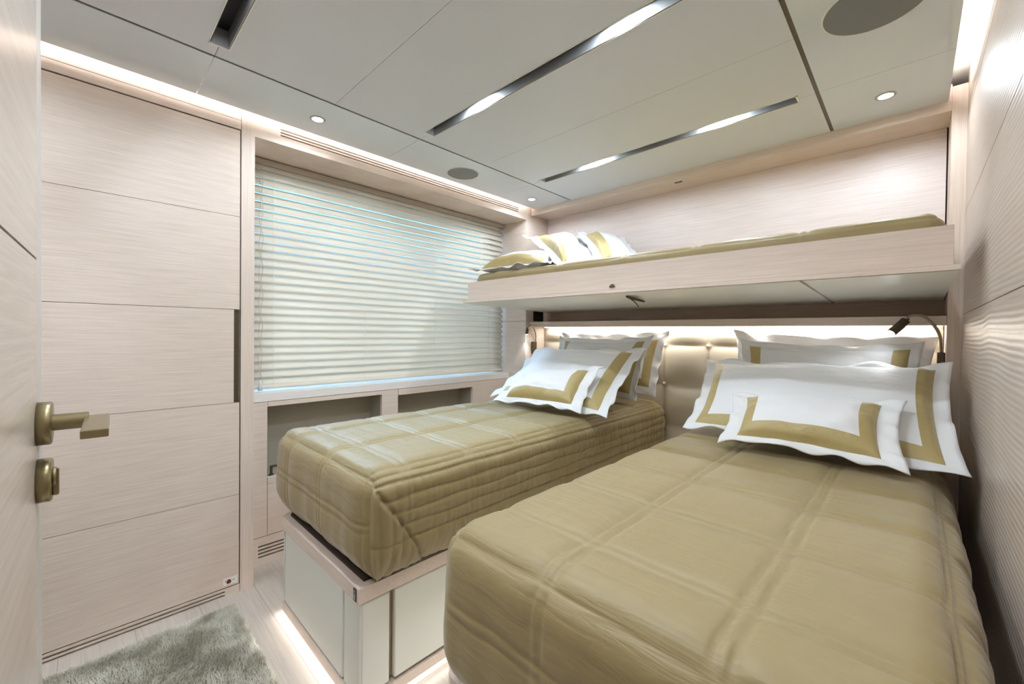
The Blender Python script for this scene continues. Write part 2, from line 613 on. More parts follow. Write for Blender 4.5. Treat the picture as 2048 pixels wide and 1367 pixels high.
# ------------------------------------------------------------------ ceiling speakers
for (x, y, r, lab) in ((-1.842, 1.49, 0.088, 'grey round speaker grille in the ceiling above the window'),
                       (-0.088, 1.49, 0.115, 'large grey round speaker grille in the right ceiling strip')):
    t = thing('ceiling_speaker', lab, 'speaker', (x, y, ZC), 'ceiling speakers')
    m4 = Matrix.Translation((x, y, ZC))
    q = MB()
    q.lathe([(r - 0.002, -0.0015), (r - 0.0015, -0.003), (r + 0.001, -0.003), (r + 0.002, 0.0)], m4, 64)
    q.build('rim', white_m, t)
    q = MB()
    q.lathe([(0, -0.0028), (r * 0.6, -0.0026), (r - 0.002, -0.0015)], m4, 64)
    q.build('grille', grey_sp, t)

# ------------------------------------------------------------------ wardrobe
WY0 = YK
t = thing('wardrobe', 'tall built-in wardrobe of pale oak boards with a bronze recessed handle', 'wardrobe', (-2.2, -0.3, 0))
b1 = MB()
b1.box(-2.42, XL - 0.026, WY0, 0.500, 0.0, 2.19)
b1.box(-2.42, XL, 0.4595, 0.508, 0.0, 2.19, mi=1)           # stile beside the window
b1.box(XL - 0.026, XL, WY0, 0.4575, 1.9745, 2.19)
b1.box(XL - 0.026, XL, WY0, 0.4575, 1.936, 1.9725)
# plinth with two long air slots
b1.box(XL - 0.026, XL, 0.406, 0.4575, 0.0, 0.033)
for a, c in ((0.0, 0.003), (0.0095, 0.0165), (0.0235, 0.033)):
    b1.box(XL - 0.026, XL, WY0, 0.406, a, c)
b1.box(XL - 0.0275, XL - 0.0245, WY0, 0.406, 0.0005, 0.034, mi=2)
b1.build('body', [oak_h, oak_v, black_m], t)
d = MB()
zj = [0.0365, 0.4135, 0.800, 1.187, 1.573, 1.931]
HY0 = 0.4345
for k, (a, c) in enumerate(zip(zj[:-1], zj[1:])):
    ytop = 0.4545
    if k == 2:
        ytop = HY0
    d.box(XL - 0.022, XL, WY0, ytop, a + 0.0009, c - 0.0009)
d.box(XL - 0.024, XL - 0.006, WY0, 0.4525, 0.037, 0.80, mi=1)
d.box(XL - 0.024, XL - 0.006, WY0, 0.4525, 1.187, 1.931, mi=1)
d.box(XL - 0.024, XL - 0.006, WY0, HY0 - 0.001, 0.80, 1.187, mi=1)
dob = d.build('door', [oak_h, oak_dark], t)
h = MB()
h.box(XL - 0.022, XL + 0.0005, HY0, HY0 + 0.003, 0.801, 1.186)
h.box(XL - 0.022, XL - 0.010, HY0 + 0.003, 0.4545, 0.801, 1.186)
h.box(XL - 0.010, XL + 0.0005, HY0 + 0.003, 0.4545, 1.183, 1.186)
h.box(XL - 0.010, XL + 0.0005, HY0 + 0.003, 0.4545, 0.801, 0.804)
h.build('handle', bronze_dk, dob)

# small pictogram sticker low on the wardrobe door
st = thing('sticker', 'tiny square sticker with a red kettle-like mark at the wardrobe door bottom', 'sticker', (XL + 0.0005, 0.425, 0.048))
q = MB()
q.box(XL + 0.0001, XL + 0.0005, 0.400, 0.450, 0.045, 0.075)
q.build('backing', white_m, st)
q = MB()
X_ = XL + 0.0008
q.prism([(0.414, 0.050), (0.426, 0.050), (0.428, 0.060), (0.423, 0.066), (0.419, 0.069), (0.413, 0.064), (0.412, 0.056)], 0, XL + 0.0005, X_)
q.prism([(0.416, 0.046), (0.418, 0.050), (0.414, 0.050)], 0, XL + 0.0005, X_)
q.build('red_mark', simple('sticker_red', rgb(120, 30, 38), 0.6), st)
q = MB()
q.tube([(X_, 0.413, 0.056), (X_, 0.409, 0.058), (X_, 0.408, 0.062), (X_, 0.412, 0.066)], 0.0008, 6)
q.box(XL + 0.0005, X_, 0.4295, 0.431, 0.061, 0.0635)
q.box(XL + 0.0005, X_, 0.4295, 0.431, 0.056, 0.0575)
q.box(XL + 0.0005, X_, 0.434, 0.440, 0.0595, 0.0615)
q.build('black_mark', black, st)

# ------------------------------------------------------------------ low cabinet below the window
t = thing('low_cabinet', 'low oak cabinet with open niches running under the window', 'cabinet', (-2.3, 1.37, 0))
b1 = MB()
cy0, cy1 = 0.510, 2.233
TH = 0.02
# niche openings: (y0,y1,z0,z1)
NA = (0.607, 1.193, 0.40, 0.741)
NB = (1.299, 1.875, 0.40, 0.728)
b1.box(XC - TH, XC, cy0, 0.6045, 0.131, 0.764)                       # left stile
b1.box(XC - TH, XC, 0.6065, 1.296, 0.742, 0.764)                     # top rail
b1.box(XC - TH, XC, NA[1], 1.296, 0.131, 0.742)                      # mid stile
b1.box(XC - TH, XC, 1.299, cy1, 0.728, 0.764)
b1.box(XC - TH, XC, 1.875, cy1, 0.131, 0.728)
b1.box(XC - TH, XC, 0.6065, NA[1], 0.375, 0.405)
b1.box(XC - TH, XC, 1.299, 1.875, 0.375, 0.405)
# plinth with short vent slots
b1.box(XC - TH, XC, cy0, 0.568, 0.0, 0.1285)
b1.box(XC - TH, XC, 0.80, cy1, 0.0, 0.1285)
for a, c in ((0.0, 0.032), (0.040, 0.0485), (0.0565, 0.065), (0.073, 0.0815), (0.0895, 0.1285)):
    b1.box(XC - TH, XC, 0.568, 0.80, a, c)
b1.box(XC - 0.16, XC - 0.15, cy0, cy1, 0.0, 0.764, mi=1)             # niche back
b1.box(XC - 0.15, XC - TH, cy0, 0.602, 0.0, 0.764, mi=1)
b1.box(XC - 0.15, XC - TH, NA[1] + 0.006, 1.293, 0.0, 0.764, mi=1)
b1.box(XC - 0.15, XC - TH, 1.882, cy1, 0.0, 0.764, mi=1)
b1.box(XC - 0.15, XC - TH, cy0, cy1, 0.38, 0.400, mi=1)
b1.box(XC - 0.15, XC - TH, cy0, cy1, 0.750, 0.764, mi=1)
b1.box(XC - 0.022, XC - 0.0185, 0.568, 0.80, 0.033, 0.089, mi=2)
b1.build('body', [oak_h, simple('niche_lining', rgb(168, 162, 148), 0.6), black_m], t)
d = MB()
for (a, c) in ((0.6065, 1.191), (1.300, 1.874)):
    d.box(XC - TH, XC, a, c, 0.131, 0.373, bev=0.001)
d.build('door', oak_h, t)
la = MB()
la.cyl((XC - 0.035, 0.632, 0.402), (XC - 0.035, 0.632, 0.408), 0.011, 20)
la.box(XC - 0.041, XC - 0.029, 0.627, 0.637, 0.406, 0.446, bev=0.002)
la.box(XC - 0.041, XC - 0.029, 0.627, 0.662, 0.440, 0.449, bev=0.002)
la.build('latch', bronze_dk, t)

# window sill lies over the cabinet
q = MB()
q.box(-2.42, XC, 0.509, 2.2345, 0.766, 0.806, bev=0.001)
sl = q.build('window_sill', wood('daylit_sill_oak', rgb(236, 230, 226), rgb(248, 244, 242), (6, 6, 200), 0.32, 0.15))  # oak whitened here, daylight put into the sill colour
tag(sl, 'wooden window sill, whitened as if daylit, between blind and cabinet', 'sill')

# ------------------------------------------------------------------ venetian blind
XB = -2.262
t = thing('venetian_blind', 'wide cream venetian blind with tilted horizontal slats covering the window', 'blind', (XB, 1.395, 0.83))
by0, by1 = 0.552, 2.223
q = MB()
q.box(XB - 0.03, XB + 0.022, by0, by1, 1.895, 1.922, bev=0.003)
q.build('head_rail', simple('blind_rail', rgb(176, 166, 150), 0.4), t)
n_sl = 28
z_lo, z_hi = 0.858, 1.893
pitch = (z_hi - z_lo) / (n_sl - 1)
sm = MB()
th = math.radians(56.5)
w2 = 0.025
for i in range(n_sl):
    zc = z_lo + i * pitch
    jit = rng.normal(0, 0.6) * 0.01
    prof = []
    for k in range(7):
        u = -1 + 2 * k / 6
        crown = 0.0035 * (1 - u * u)
        # u=+1: room edge (low); u=-1: outer edge (high)
        px = u * w2 * math.cos(th + jit) + crown * math.sin(th)
        pz = -u * w2 * math.sin(th + jit) + crown * math.cos(th)
        prof.append((XB + px, zc + pz))
    yseg = 12
    vs, fs = [], []
    for s in range(yseg + 1):
        y = by0 + (by1 - by0) * s / yseg
        sag = 0.0008 * math.sin(s * 2.1 + i * 1.7)
        for (a, c) in prof:
            vs.append((a, y, c + sag))
        for (a, c) in prof[::-1]:
            vs.append((a - 0.0004, y, c - 0.0007 + sag))
    n = 14
    for s in range(yseg):
        for k in range(n):
            fs.append((s * n + k, s * n + (k + 1) % n, (s + 1) * n + (k + 1) % n, (s + 1) * n + k))
    fs.append(tuple(range(n)))
    fs.append(tuple(yseg * n + k for k in range(n))[::-1])
    sm.quad_mesh(vs, fs, 0, True)
sm.build('slats', slat_m, t)
q = MB()
q.box(XB - 0.022, XB + 0.022, by0, by1, 0.822, 0.838, bev=0.004)
q.build('bottom_rail', slat_m, t)
for yy in (0.645, 1.12, 1.591, 2.07):
    q = MB()
    for dx in (-0.018, 0.0185):
        pts = [(XB + dx + 0.0012 * math.sin(k * 1.3), yy + 0.0015 * math.sin(k * 0.9), 0.83 + k * (1.065) / 54) for k in range(55)]
        q.tube(pts, 0.0009, 5)
    q.build('ladder_cord', white_m, t)
q = MB()
for ph, yy in ((0.0, 0.580), (1.6, 0.590)):
    q.tube([(XB + 0.035 + 0.002 * math.sin(k * 0.5 + ph), yy + 0.004 * math.sin(k * 0.8 + ph), 0.85 + k * 1.05 / 60) for k in range(61)], 0.0011, 6)
q.build('pull_cord', simple('cord', rgb(196, 184, 160), 0.7), t)
q = MB()
q.lathe([(0.0, 0.0), (0.009, 0.0), (0.0075, 0.04), (0.003, 0.05), (0.0, 0.05)], Matrix.Translation((XB + 0.035, 0.585, 0.815)), 16)
q.build('tassel', simple('clear_tassel', rgb(214, 222, 222), 0.25), t)

# ------------------------------------------------------------------ headboard
t = thing('headboard', 'buttoned cream leather headboard with square tufts behind both beds', 'headboard', (-0.97, 2.46, 0.3))
xh0, xh1 = -2.019, 0.090
bx = [-1.832 + 0.2512 * k for k in range(8)]
bz = [0.573, 0.808, 1.042]
colx = [xh0] + bx + [xh1]
rowz = [0.338] + bz + [1.150]
RES = 0.0105
q = MB()
nx = int((xh1 - xh0) / RES)
nz = int((rowz[-1] - rowz[0]) / RES)
X = np.linspace(xh0, xh1, nx + 1)
Z = np.linspace(rowz[0], rowz[-1], nz + 1)
GX, GZ = np.meshgrid(X, Z, indexing='ij')
dx_ = np.min(np.abs(GX[..., None] - np.array(bx)), axis=-1)
dz_ = np.min(np.abs(GZ[..., None] - np.array(bz)), axis=-1)
ex = np.minimum(GX - xh0, xh1 - GX)
ez = np.minimum(GZ - rowz[0], rowz[-1] - GZ)
dx_ = np.minimum(dx_, ex + 0.004)
dz_ = np.minimum(dz_, ez + 0.004)
pil = (1 - np.exp(-dx_ / 0.035)) * (1 - np.exp(-dz_ / 0.035))
crease = np.exp(-(dx_ / 0.004) ** 2) + np.exp(-(dz_ / 0.004) ** 2)
dd = np.min(np.hypot(GX[..., None, None] - np.array(bx)[None, None, :, None], GZ[..., None, None] - np.array(bz)[None, None, None, :]).reshape(GX.shape + (-1,)), axis=-1)
Y = 2.452 - 0.032 * pil + 0.003 * np.clip(crease, 0, 1) + 0.014 * np.exp(-(dd / 0.022) ** 2)
vs = np.stack([GX, Y, GZ], -1).reshape(-1, 3)
fs = []
for i in range(nx):
    for j in range(nz):
        a = i * (nz + 1) + j
        fs.append((a, a + nz + 1, a + nz + 2, a + 1))
q.quad_mesh(vs, fs, 0, True)
q.box(xh0, xh1, 2.456, 2.477, rowz[0], rowz[-1])
q.build('padding', hb_leather, t, fixn=False)
for x in bx:
    for z in bz:
        q = MB()
        m4 = Matrix.Translation((x, 2.447, z)) @ Matrix.Rotation(PI / 2, 4, 'X')
        q.lathe([(0.0105, -0.004), (0.0108, 0.002), (0.009, 0.006), (0.005, 0.0085), (0.0, 0.0092)], m4, 16)
        q.build('button', hb_leather, t)

# ------------------------------------------------------------------ shelf over the headboard, with its light
t = thing('headboard_shelf', 'pale oak shelf over the headboard with a bright light strip beneath', 'shelf', (-0.97, 2.36, 1.15))
q = MB()
q.box(-2.023, 0.092, YH, 2.477, 1.151, 1.187, bev=0.0015)
q.build('board', oak_x, t)
q = MB()
q.box(-1.985, 0.085, 2.405, 2.425, 1.1455, 1.1508)
q.build('led_strip', led_warm, t)
area('shelf_light', (-0.95, 2.395, 1.143), 2.03, 1.6, (1.0, 0.96, 0.92), (0, 0.15, -1), 0.03)

# black outlet box in the slot above the shelf
t = thing('power_outlet', 'small black power outlet on the left side above the shelf', 'outlet', (XL, 2.37, 1.19))
q = MB()
q.box(XL + 0.0002, XL + 0.010, 2.315, 2.425, 1.195, 1.268, bev=0.006, seg=3)
q.build('plate', black, t)
og = simple('outlet_grey', rgb(70, 72, 74), 0.4)
for (yy, zz, rr) in ((2.355, 1.222, 0.006), (2.39, 1.228, 0.004)):
    q = MB()
    q.cyl((XL + 0.010, yy, zz), (XL + 0.0125, yy, zz), rr, 14)
    q.build('socket', og, t)

# ------------------------------------------------------------------ upper bunk
t = thing('upper_bunk', 'fold-down upper bunk of pale oak with cream underside over both beds', 'bunk bed', (-0.95, 2.0, 1.27))
BX0, BX1 = -1.955, 0.076
q = MB()
q.box(BX0, BX1, 1.630, 1.650, 1.300, 1.408, bev=0.001)
q.box(BX0, BX0 + 0.02, 1.65, 2.46, 1.300, 1.36)
q.box(BX1 - 0.02, BX1, 1.65, 2.46, 1.300, 1.36)
q.box(BX0 + 0.02, BX1 - 0.02, 1.65, 2.46, 1.300, 1.312)
q.build('tray', oak_x, t)
q = MB()
q.prism([(1.620, 1.2845), (1.628, 1.2845), (1.628, 1.2985), (1.620, 1.2985)], 0, -1.988, 0.0895)
q.prism([(1.628, 1.2905), (2.465, 1.268), (2.465, 1.2985), (1.628, 1.2985)], 0, -1.988, 0.0895)
q.build('lip', oak_x, t)
q = MB()
for (a, c) in ((-1.986, -1.762), (-1.759, -0.272), (-0.262, 0.087)):
    q.prism([(1.632, 1.2825), (2.463, 1.260), (2.463, 1.2665), (1.632, 1.289)], 0, a, c)
q.build('underside_panel', white_m, t)
q = MB()
q.box(-0.973, -0.948, 1.622, 1.630, 1.309, 1.318, bev=0.002)
q.box(-0.967, -0.954, 1.624, 1.630, 1.318, 1.323, bev=0.001)
q.build('latch', bronze_dk, t)
q = MB()
loop = []
for k in range(25):
    a = 2 * PI * k / 24
    loop.append((-0.937 + 0.010 * math.sin(a), 1.80 + 0.085 * math.cos(a), 1.268 - 0.006 * math.cos(a)))
q.tube(loop, 0.0035, 8)
q.tube([(-0.940, 1.74, 1.272), (-0.965, 1.83, 1.264), (-0.990, 1.91, 1.256), (-1.005, 1.96, 1.246)], 0.007, 8, flat=0.4)
q.build('pull_strap', simple('strap', rgb(78, 68, 56), 0.8), t)
mt = MB()
mt.box(BX0 + 0.05, BX1 - 0.05, 1.70, 2.44, 1.313, 1.42, bev=0.02)
mt.build('mattress', white_c, t)

# catch in the recess soffit
q = MB()
q.box(-0.985, -0.945, 2.322, 2.342, 1.962, 1.9685, bev=0.002)
o = q.build('bunk_catch', bronze_dk)
tag(o, 'small dark metal catch in the soffit above the bunk', 'catch')


# ------------------------------------------------------------------ quilts
def quilt(name, label, x0, x1, y0, y1, z0, z1, r, xl, yl, side=None, res=0.006, puff=0.006, fold=False, hem_wave=0.01,
          bulge=0.012, dbl=0.012, sides=('x0', 'x1', 'y0'), group=None, seed=0, xsingle=(), bands=()):
    """A bedspread shaped to its mattress: a rounded box whose cloth coordinates (s,t) carry the stitched lines."""
    cache, verts, uvs, faces, key_i = {}, [], [], [], {}
    cx, cy, cz = (x0 + x1) / 2, (y0 + y1) / 2, (z0 + z1) / 2
    P, UV, F, FC = [], [], [], []

    def patch(fn, nu, nv):
        base = len(P)
        for i in range(nu + 1):
            for j in range(nv + 1):
                p, st, fc = fn(i / nu, j / nv)
                P.append(p)
                UV.append(st)
                FC.append(fc)
        for i in range(nu):
            for j in range(nv):
                a = base + i * (nv + 1) + j
                F.append((a, a + 1, a + nv + 2, a + nv + 1))
    H = z1 - z0
    nx_, ny_, nz_ = int((x1 - x0) / res), int((y1 - y0) / res), int(H / res)
    patch(lambda u, v: ((x0 + u * (x1 - x0), y0 + v * (y1 - y0), z1), (x0 + u * (x1 - x0), y0 + v * (y1 - y0)), 0), nx_, ny_)
    if 'x1' in sides:
        patch(lambda u, v: ((x1, y0 + u * (y1 - y0), z0 + v * H), (x1 + H * (1 - v), y0 + u * (y1 - y0)), 1), ny_, nz_)
    if 'x0' in sides:
        patch(lambda u, v: ((x0, y0 + u * (y1 - y0), z0 + v * H), (x0 - H * (1 - v), y0 + u * (y1 - y0)), 2), ny_, nz_)
    if 'y0' in sides:
        patch(lambda u, v: ((x0 + u * (x1 - x0), y0, z0 + v * H), (x0 + u * (x1 - x0), y0 - H * (1 - v)), 3), nx_, nz_)
    patch(lambda u, v: ((x0 + u * (x1 - x0), y1, z0 + v * H), (x0 + u * (x1 - x0), y1 + H * (1 - v)), 4), nx_, nz_)
    P = np.array(P)
    UV = np.array(UV)
    FC = np.array(FC)
    # rounded box
    lo = np.array([x0 + r, y0 + r, z0 - 1.0])
    hi = np.array([x1 - r, y1 - r, z1 - r])
    inner = np.clip(P, lo, hi)
    D = P - inner
    n = np.linalg.norm(D, axis=1, keepdims=True)
    Nn = D / np.maximum(n, 1e-9)
    Q = inner + Nn * np.minimum(n, r)
    flat = n[:, 0] < 1e-6
    # stitched lines
    s, t_ = UV[:, 0], UV[:, 1]
    lines_s, lines_t = [], []
    for a in xl:
        lines_s += [a - dbl, a + dbl]
    for a in xsingle:
        lines_s += [a]
    for a in yl:
        lines_t += [a - dbl, a + dbl]
    ds = np.full(len(P), 9.0)
    for a in lines_s:
        wob = 0.0018 * np.sin(t_ * 17 + a * 40) + 0.001 * np.sin(t_ * 41 + a)
        ds = np.minimum(ds, np.abs(s - a - wob))
    dt = np.full(len(P), 9.0)
    for a in lines_t:
        wob = 0.0018 * np.sin(s * 19 + a * 31) + 0.001 * np.sin(s * 47 + a)
        dt = np.minimum(dt, np.abs(t_ - a - wob))
    onside = FC == 1
    zed = P[:, 2]
    depth = z1 - zed
    disp = np.zeros(len(P))
    ycut = None
    dm_s, dm_t = ds.copy(), dt.copy()
    if side is not None:
        for a in side:
            d_ = np.abs(depth - a - 0.0015 * np.sin(t_ * 23 + a * 90))
            dm_s = np.where(onside, np.minimum(dm_s, d_), dm_s)
    infold = np.zeros(len(P), bool)
    if fold:
        ydiag = y0 + 0.01 + (depth - 0.03) * 0.66
        infold = onside & (P[:, 1] < ydiag) & (depth > 0.03)
        dmf = np.full(len(P), 9.0)
        for k in range(7):
            dmf = np.minimum(dmf, np.abs(P[:, 1] - (y0 + 0.035 + 0.030 * k)))
        dz2 = np.abs(depth - 0.20)
        dm_s = np.where(infold, dmf, dm_s)
        dm_t = np.where(infold, dz2, dm_t)
    pf = (1 - np.exp(-dm_s / 0.012)) * (1 - np.exp(-dm_t / 0.012))
    if side is not None:
        pf = np.where(onside & ~infold, (1 - np.exp(-dm_s / 0.010)) * (0.8 + 0.2 * (1 - np.exp(-dm_t / 0.01))), pf)
    disp += puff * pf * np.where(FC == 3, 0.35, 1.0)
    disp -= 0.0025 * np.exp(-(dm_s / 0.0035) ** 2) + 0.0025 * np.exp(-(dm_t / 0.0035) ** 2)
    if fold:
        sd = np.clip((ydiag - P[:, 1]) / 0.006, 0, 1) * (onside & (depth > 0.03))
        disp += 0.010 * sd
        dgap = np.exp(-((P[:, 1] - ydiag - 0.004) / 0.005) ** 2) * (onside & (depth > 0.05))
        disp -= 0.008 * dgap
    # bulging sides, tucked hem
    sidef = np.clip(depth / H, 0, 1)
    # every extra relief fades out at the edges shared by two faces
    de = np.minimum(np.minimum(P[:, 0] - x0, x1 - P[:, 0]), np.minimum(P[:, 1] - y0, y1 - P[:, 1]))
    fade = np.where(FC == 0, np.clip(de / 0.03, 0, 1), np.clip(depth / 0.03, 0, 1))
    corner = np.where((FC == 1) | (FC == 2), np.clip((P[:, 1] - y0) / 0.02, 0, 1), np.where(FC == 3, np.clip(np.minimum(P[:, 0] - x0, x1 - P[:, 0]) / 0.02, 0, 1), 1))
    fade = fade * corner
    disp *= np.where(FC == 1, fade, np.where(FC == 0, 0.25 + 0.75 * fade, fade))
    disp += np.where(FC > 0, bulge * np.sin(np.clip(sidef, 0, 1) * PI), 0)
    tuck = np.clip((sidef - 0.70) / 0.30, 0, 1) ** 2 * 0.048
    disp -= np.where(FC > 0, tuck, 0)
    # soft creases and gathers
    sd0 = seed * 3.1
    for i in range(len(P)):
        a, c = s[i], t_[i]
        v = Vector((a * 5 + sd0, c * 5, 0.3))
        w = noise.noise(Vector((P[i, 0] * 5 + sd0, P[i, 1] * 5, P[i, 2] * 5))) * 0.0035
        w0 = w
        if FC[i] == 0:
            w += noise.noise(Vector((a * 9, c * 38 + sd0, 1.3))) * 0.0011
            w += noise.noise(Vector((a * 42, c * 13 + sd0, 5.3))) * 0.0006
        elif FC[i] in (1, 2):
            k = 1.0 if side is None else 1.0
            w += noise.noise(Vector((c * 70, depth[i] * 14 + sd0, 2.3))) * (0.0034 if not infold[i] else 0.0008)
            if depth[i] > 0.2:
                w += noise.noise(Vector((c * 38, depth[i] * 3, 7.3))) * 0.007 * min(1, (depth[i] - 0.2) / 0.08)
        else:
            w += noise.noise(Vector((a * 16, depth[i] * 4 + sd0, 2.3))) * 0.006 * min(1, depth[i] / 0.2)
        disp[i] += w0 + (w - w0) * fade[i]
    Q = Q + Nn * disp[:, None]
    # coincident border points share one place
    _, inv = np.unique(np.round(P, 4), axis=0, return_inverse=True)
    inv = inv.ravel()
    cnt = np.bincount(inv)
    Q = np.stack([np.bincount(inv, weights=Q[:, k]) / cnt for k in range(3)], 1)[inv]
    # wandering hem
    hem = np.array([noise.noise(Vector((p[0] * 7, p[1] * 7, sd0))) for p in P])
    Q[:, 2] += np.where(FC > 0, hem * hem_wave * sidef ** 4, 0)
    me = bpy.data.meshes.new(name)
    me.from_pydata([tuple(p) for p in Q], [], F)
    uvl = me.uv_layers.new(name='UVMap')
    li = np.empty(len(me.loops), dtype=np.int32)
    me.loops.foreach_get('vertex_index', li)
    uvl.data.foreach_set('uv', UV[li].astype(np.float32).ravel())
    bm = bmesh.new()
    bm.from_mesh(me)
    bmesh.ops.remove_doubles(bm, verts=bm.verts[:], dist=0.0008)
    bmesh.ops.recalc_face_normals(bm, faces=bm.faces[:])
    up = sum(f.normal.z * f.calc_area() for f in bm.faces if f.normal.z ** 2 > 0.8)
    if up < 0:
        bmesh.ops.reverse_faces(bm, faces=bm.faces[:])
    bm.to_mesh(me)
    bm.free()
    me.materials.append(quilt_m)
    me.polygons.foreach_set('use_smooth', [True] * len(me.polygons))
    o = link(name, me)
    return tag(o, label, 'bedspread', group)


YLN = [0.66, 0.90, 1.138, 1.376, 1.614, 1.852, 2.09, 2.33]
ZT, ZB = 0.708, 0.392
quilt('bedspread', 'olive-gold quilted bedspread on the bed beside the window, with a folded corner and gathered side',
      -1.825, -1.050, 0.535, 2.408, ZB, ZT, 0.065, [-1.655, -1.365], YLN + [0.385], side=[0.035, 0.078, 0.118, 0.158, 0.20],
      fold=True, xsingle=[-1.085, -1.77], seed=1, res=0.005, puff=0.007)
quilt('bedspread', 'olive-gold quilted bedspread on the larger bed against the right wall, in the foreground',
      -0.690, 0.074, 0.505, 2.408, ZB - 0.02, ZT + 0.002, 0.07, [-0.425, -0.160], YLN + [0.362], side=None, seed=2, xsingle=[0.055, 0.075], puff=0.006)
quilt('bedspread', 'olive-gold quilted cover on the upper bunk',
      -1.930, 0.055, 1.665, 2.455, 1.375, 1.455, 0.035, [-1.60, -1.30, -0.93, -0.62, -0.27], [2.0, 2.3], seed=3, puff=0.006, bulge=0.0,
      hem_wave=0.0, sides=('x0', 'x1', 'y0'))


# ------------------------------------------------------------------ beds
def bed(label, x0, x1, y0, left_gaps, foot_gaps, side_gaps, group='twin beds', sockets=True):
    t = thing('bed', label, 'bed', ((x0 + x1) / 2, (y0 + 2.42) / 2, 0), group)
    fr = MB()
    # oak ledge with rounded far corner
    z0_, z1_ = 0.338, 0.381

    def outline(inset, rl=0.05):
        pts = []
        a, c_, e, g_ = x0 + inset, x1 - inset, y0 + inset, 2.42
        rr = max(rl - inset, 0.012)
        for k in range(7):
            an = PI + (PI / 2) * k / 6
            pts.append((a + rr + rr * math.cos(an), e + rr + rr * math.sin(an)))
        pts += [(c_, e), (c_, g_), (a, g_)]
        return pts
    fr.prism(outline(0.0), 2, z0_, z1_)
    fr.build('frame', oak_x, t)
    rim = MB()
    rim.prism(outline(0.028), 2, z1_, z1_ + 0.006)
    rim.build('mattress_rim', oak_dark, t)
    co = MB()
    co.prism(outline(0.022), 2, 0.062, z0_)
    co.build('core', simple('bed_core', rgb(150, 128, 98), 0.5, metal=0.2), t)
    # upholstered panels
    def strip(edges, fn, nm='panel'):
        for a, c_ in zip(edges[:-1], edges[1:]):
            q = MB()
            fn(q, a, c_)
            q.build(nm, leather, t)
    strip(foot_gaps, lambda q, a, c_: q.box(a + 0.0045, c_ - 0.0045, y0 + 0.004, y0 + 0.024, 0.062, 0.333, bev=0.006, seg=3))
    strip(side_gaps, lambda q, a, c_: q.box(x1 - 0.024, x1 - 0.004, a + 0.008, c_ - 0.008, 0.062, 0.333, bev=0.006, seg=3))
    q = MB()
    q.box(x0 + 0.004, x0 + 0.024, y0 + 0.05, 2.4, 0.062, 0.333, bev=0.006, seg=3)
    q.build('panel', leather, t)
    ts = MB()
    ts.prism(outline(0.002), 2, 0.022, 0.054)
    ts.build('toe_strip', oak_x, t)
    pl = MB()
    pl.box(x0 + 0.09, x1 - 0.09, y0 + 0.09, 2.4, 0.0, 0.022)
    pl.build('plinth', oak_dark, t)
    le = MB()
    le.box(x0 + 0.02, x1 - 0.03, y0 + 0.022, y0 + 0.032, 0.016, 0.0215)
    le.box(x1 - 0.032, x1 - 0.022, y0 + 0.03, 2.38, 0.016, 0.0215)
    le.box(x0 + 0.022, x0 + 0.032, y0 + 0.03, 2.38, 0.016, 0.0215)
    le.build('led_strip', led_floor, t)
    mt = MB()
    mt.box(x0 + 0.045, x1 - 0.02, y0 + 0.055, 2.40, 0.388, 0.66, bev=0.05, seg=4)
    mt.build('mattress', white_c, t)
    return t


b1 = bed('bed beside the window on a cream leather base with oak ledge', -1.775, -1.097, 0.533, None,
         [-1.722, -1.206, -1.100], [0.536, 0.640, 1.08, 1.52, 1.96, 2.40])
q = MB()
# rounded corner piece at the far left of the foot
pts = []
for k in range(9):
    an = PI + (PI / 2) * k / 8
    pts.append((-1.771 + 0.048 + 0.048 * math.cos(an), 0.537 + 0.048 + 0.048 * math.sin(an)))
pts += [(-1.723, 0.557), (-1.745, 0.585)]
q.prism(pts, 2, 0.062, 0.333)
q.build('panel', leather, b1)
q = MB()
q.box(-1.128, -1.111, 0.5315, 0.5335, 0.3405, 0.3765, mi=0)
q.box(-1.1235, -1.1155, 0.5308, 0.5318, 0.344, 0.371, mi=1)
q.box(-1.1210, -1.1180, 0.5303, 0.5310, 0.361, 0.368, mi=0)
q.build('light_switch', [black, alu], b1)
bed('larger foreground bed against the right wall, its oak base corner just visible', -0.722, 0.085, 0.533, None,
    [-0.718, -0.60, -0.25, 0.085], [0.536, 1.0, 1.5, 2.40])

area('underbed_glow', (-1.44, 0.543, 0.019), 0.64, 0.22, (1.0, 0.93, 0.86), (0, -1, -0.25), 0.012)
area('underbed_glow', (-1.085, 1.3, 0.019), 1.5, 0.14, (1.0, 0.93, 0.86), (1, 0, -0.25), 0.012)
area('underbed_glow', (-0.735, 1.3, 0.019), 1.5, 0.5, (1.0, 0.93, 0.86), (-1, 0, -0.25), 0.012)
area('underbed_glow', (-1.79, 1.3, 0.019), 1.4, 0.3, (1.0, 0.93, 0.86), (-1, 0, -0.25), 0.012)


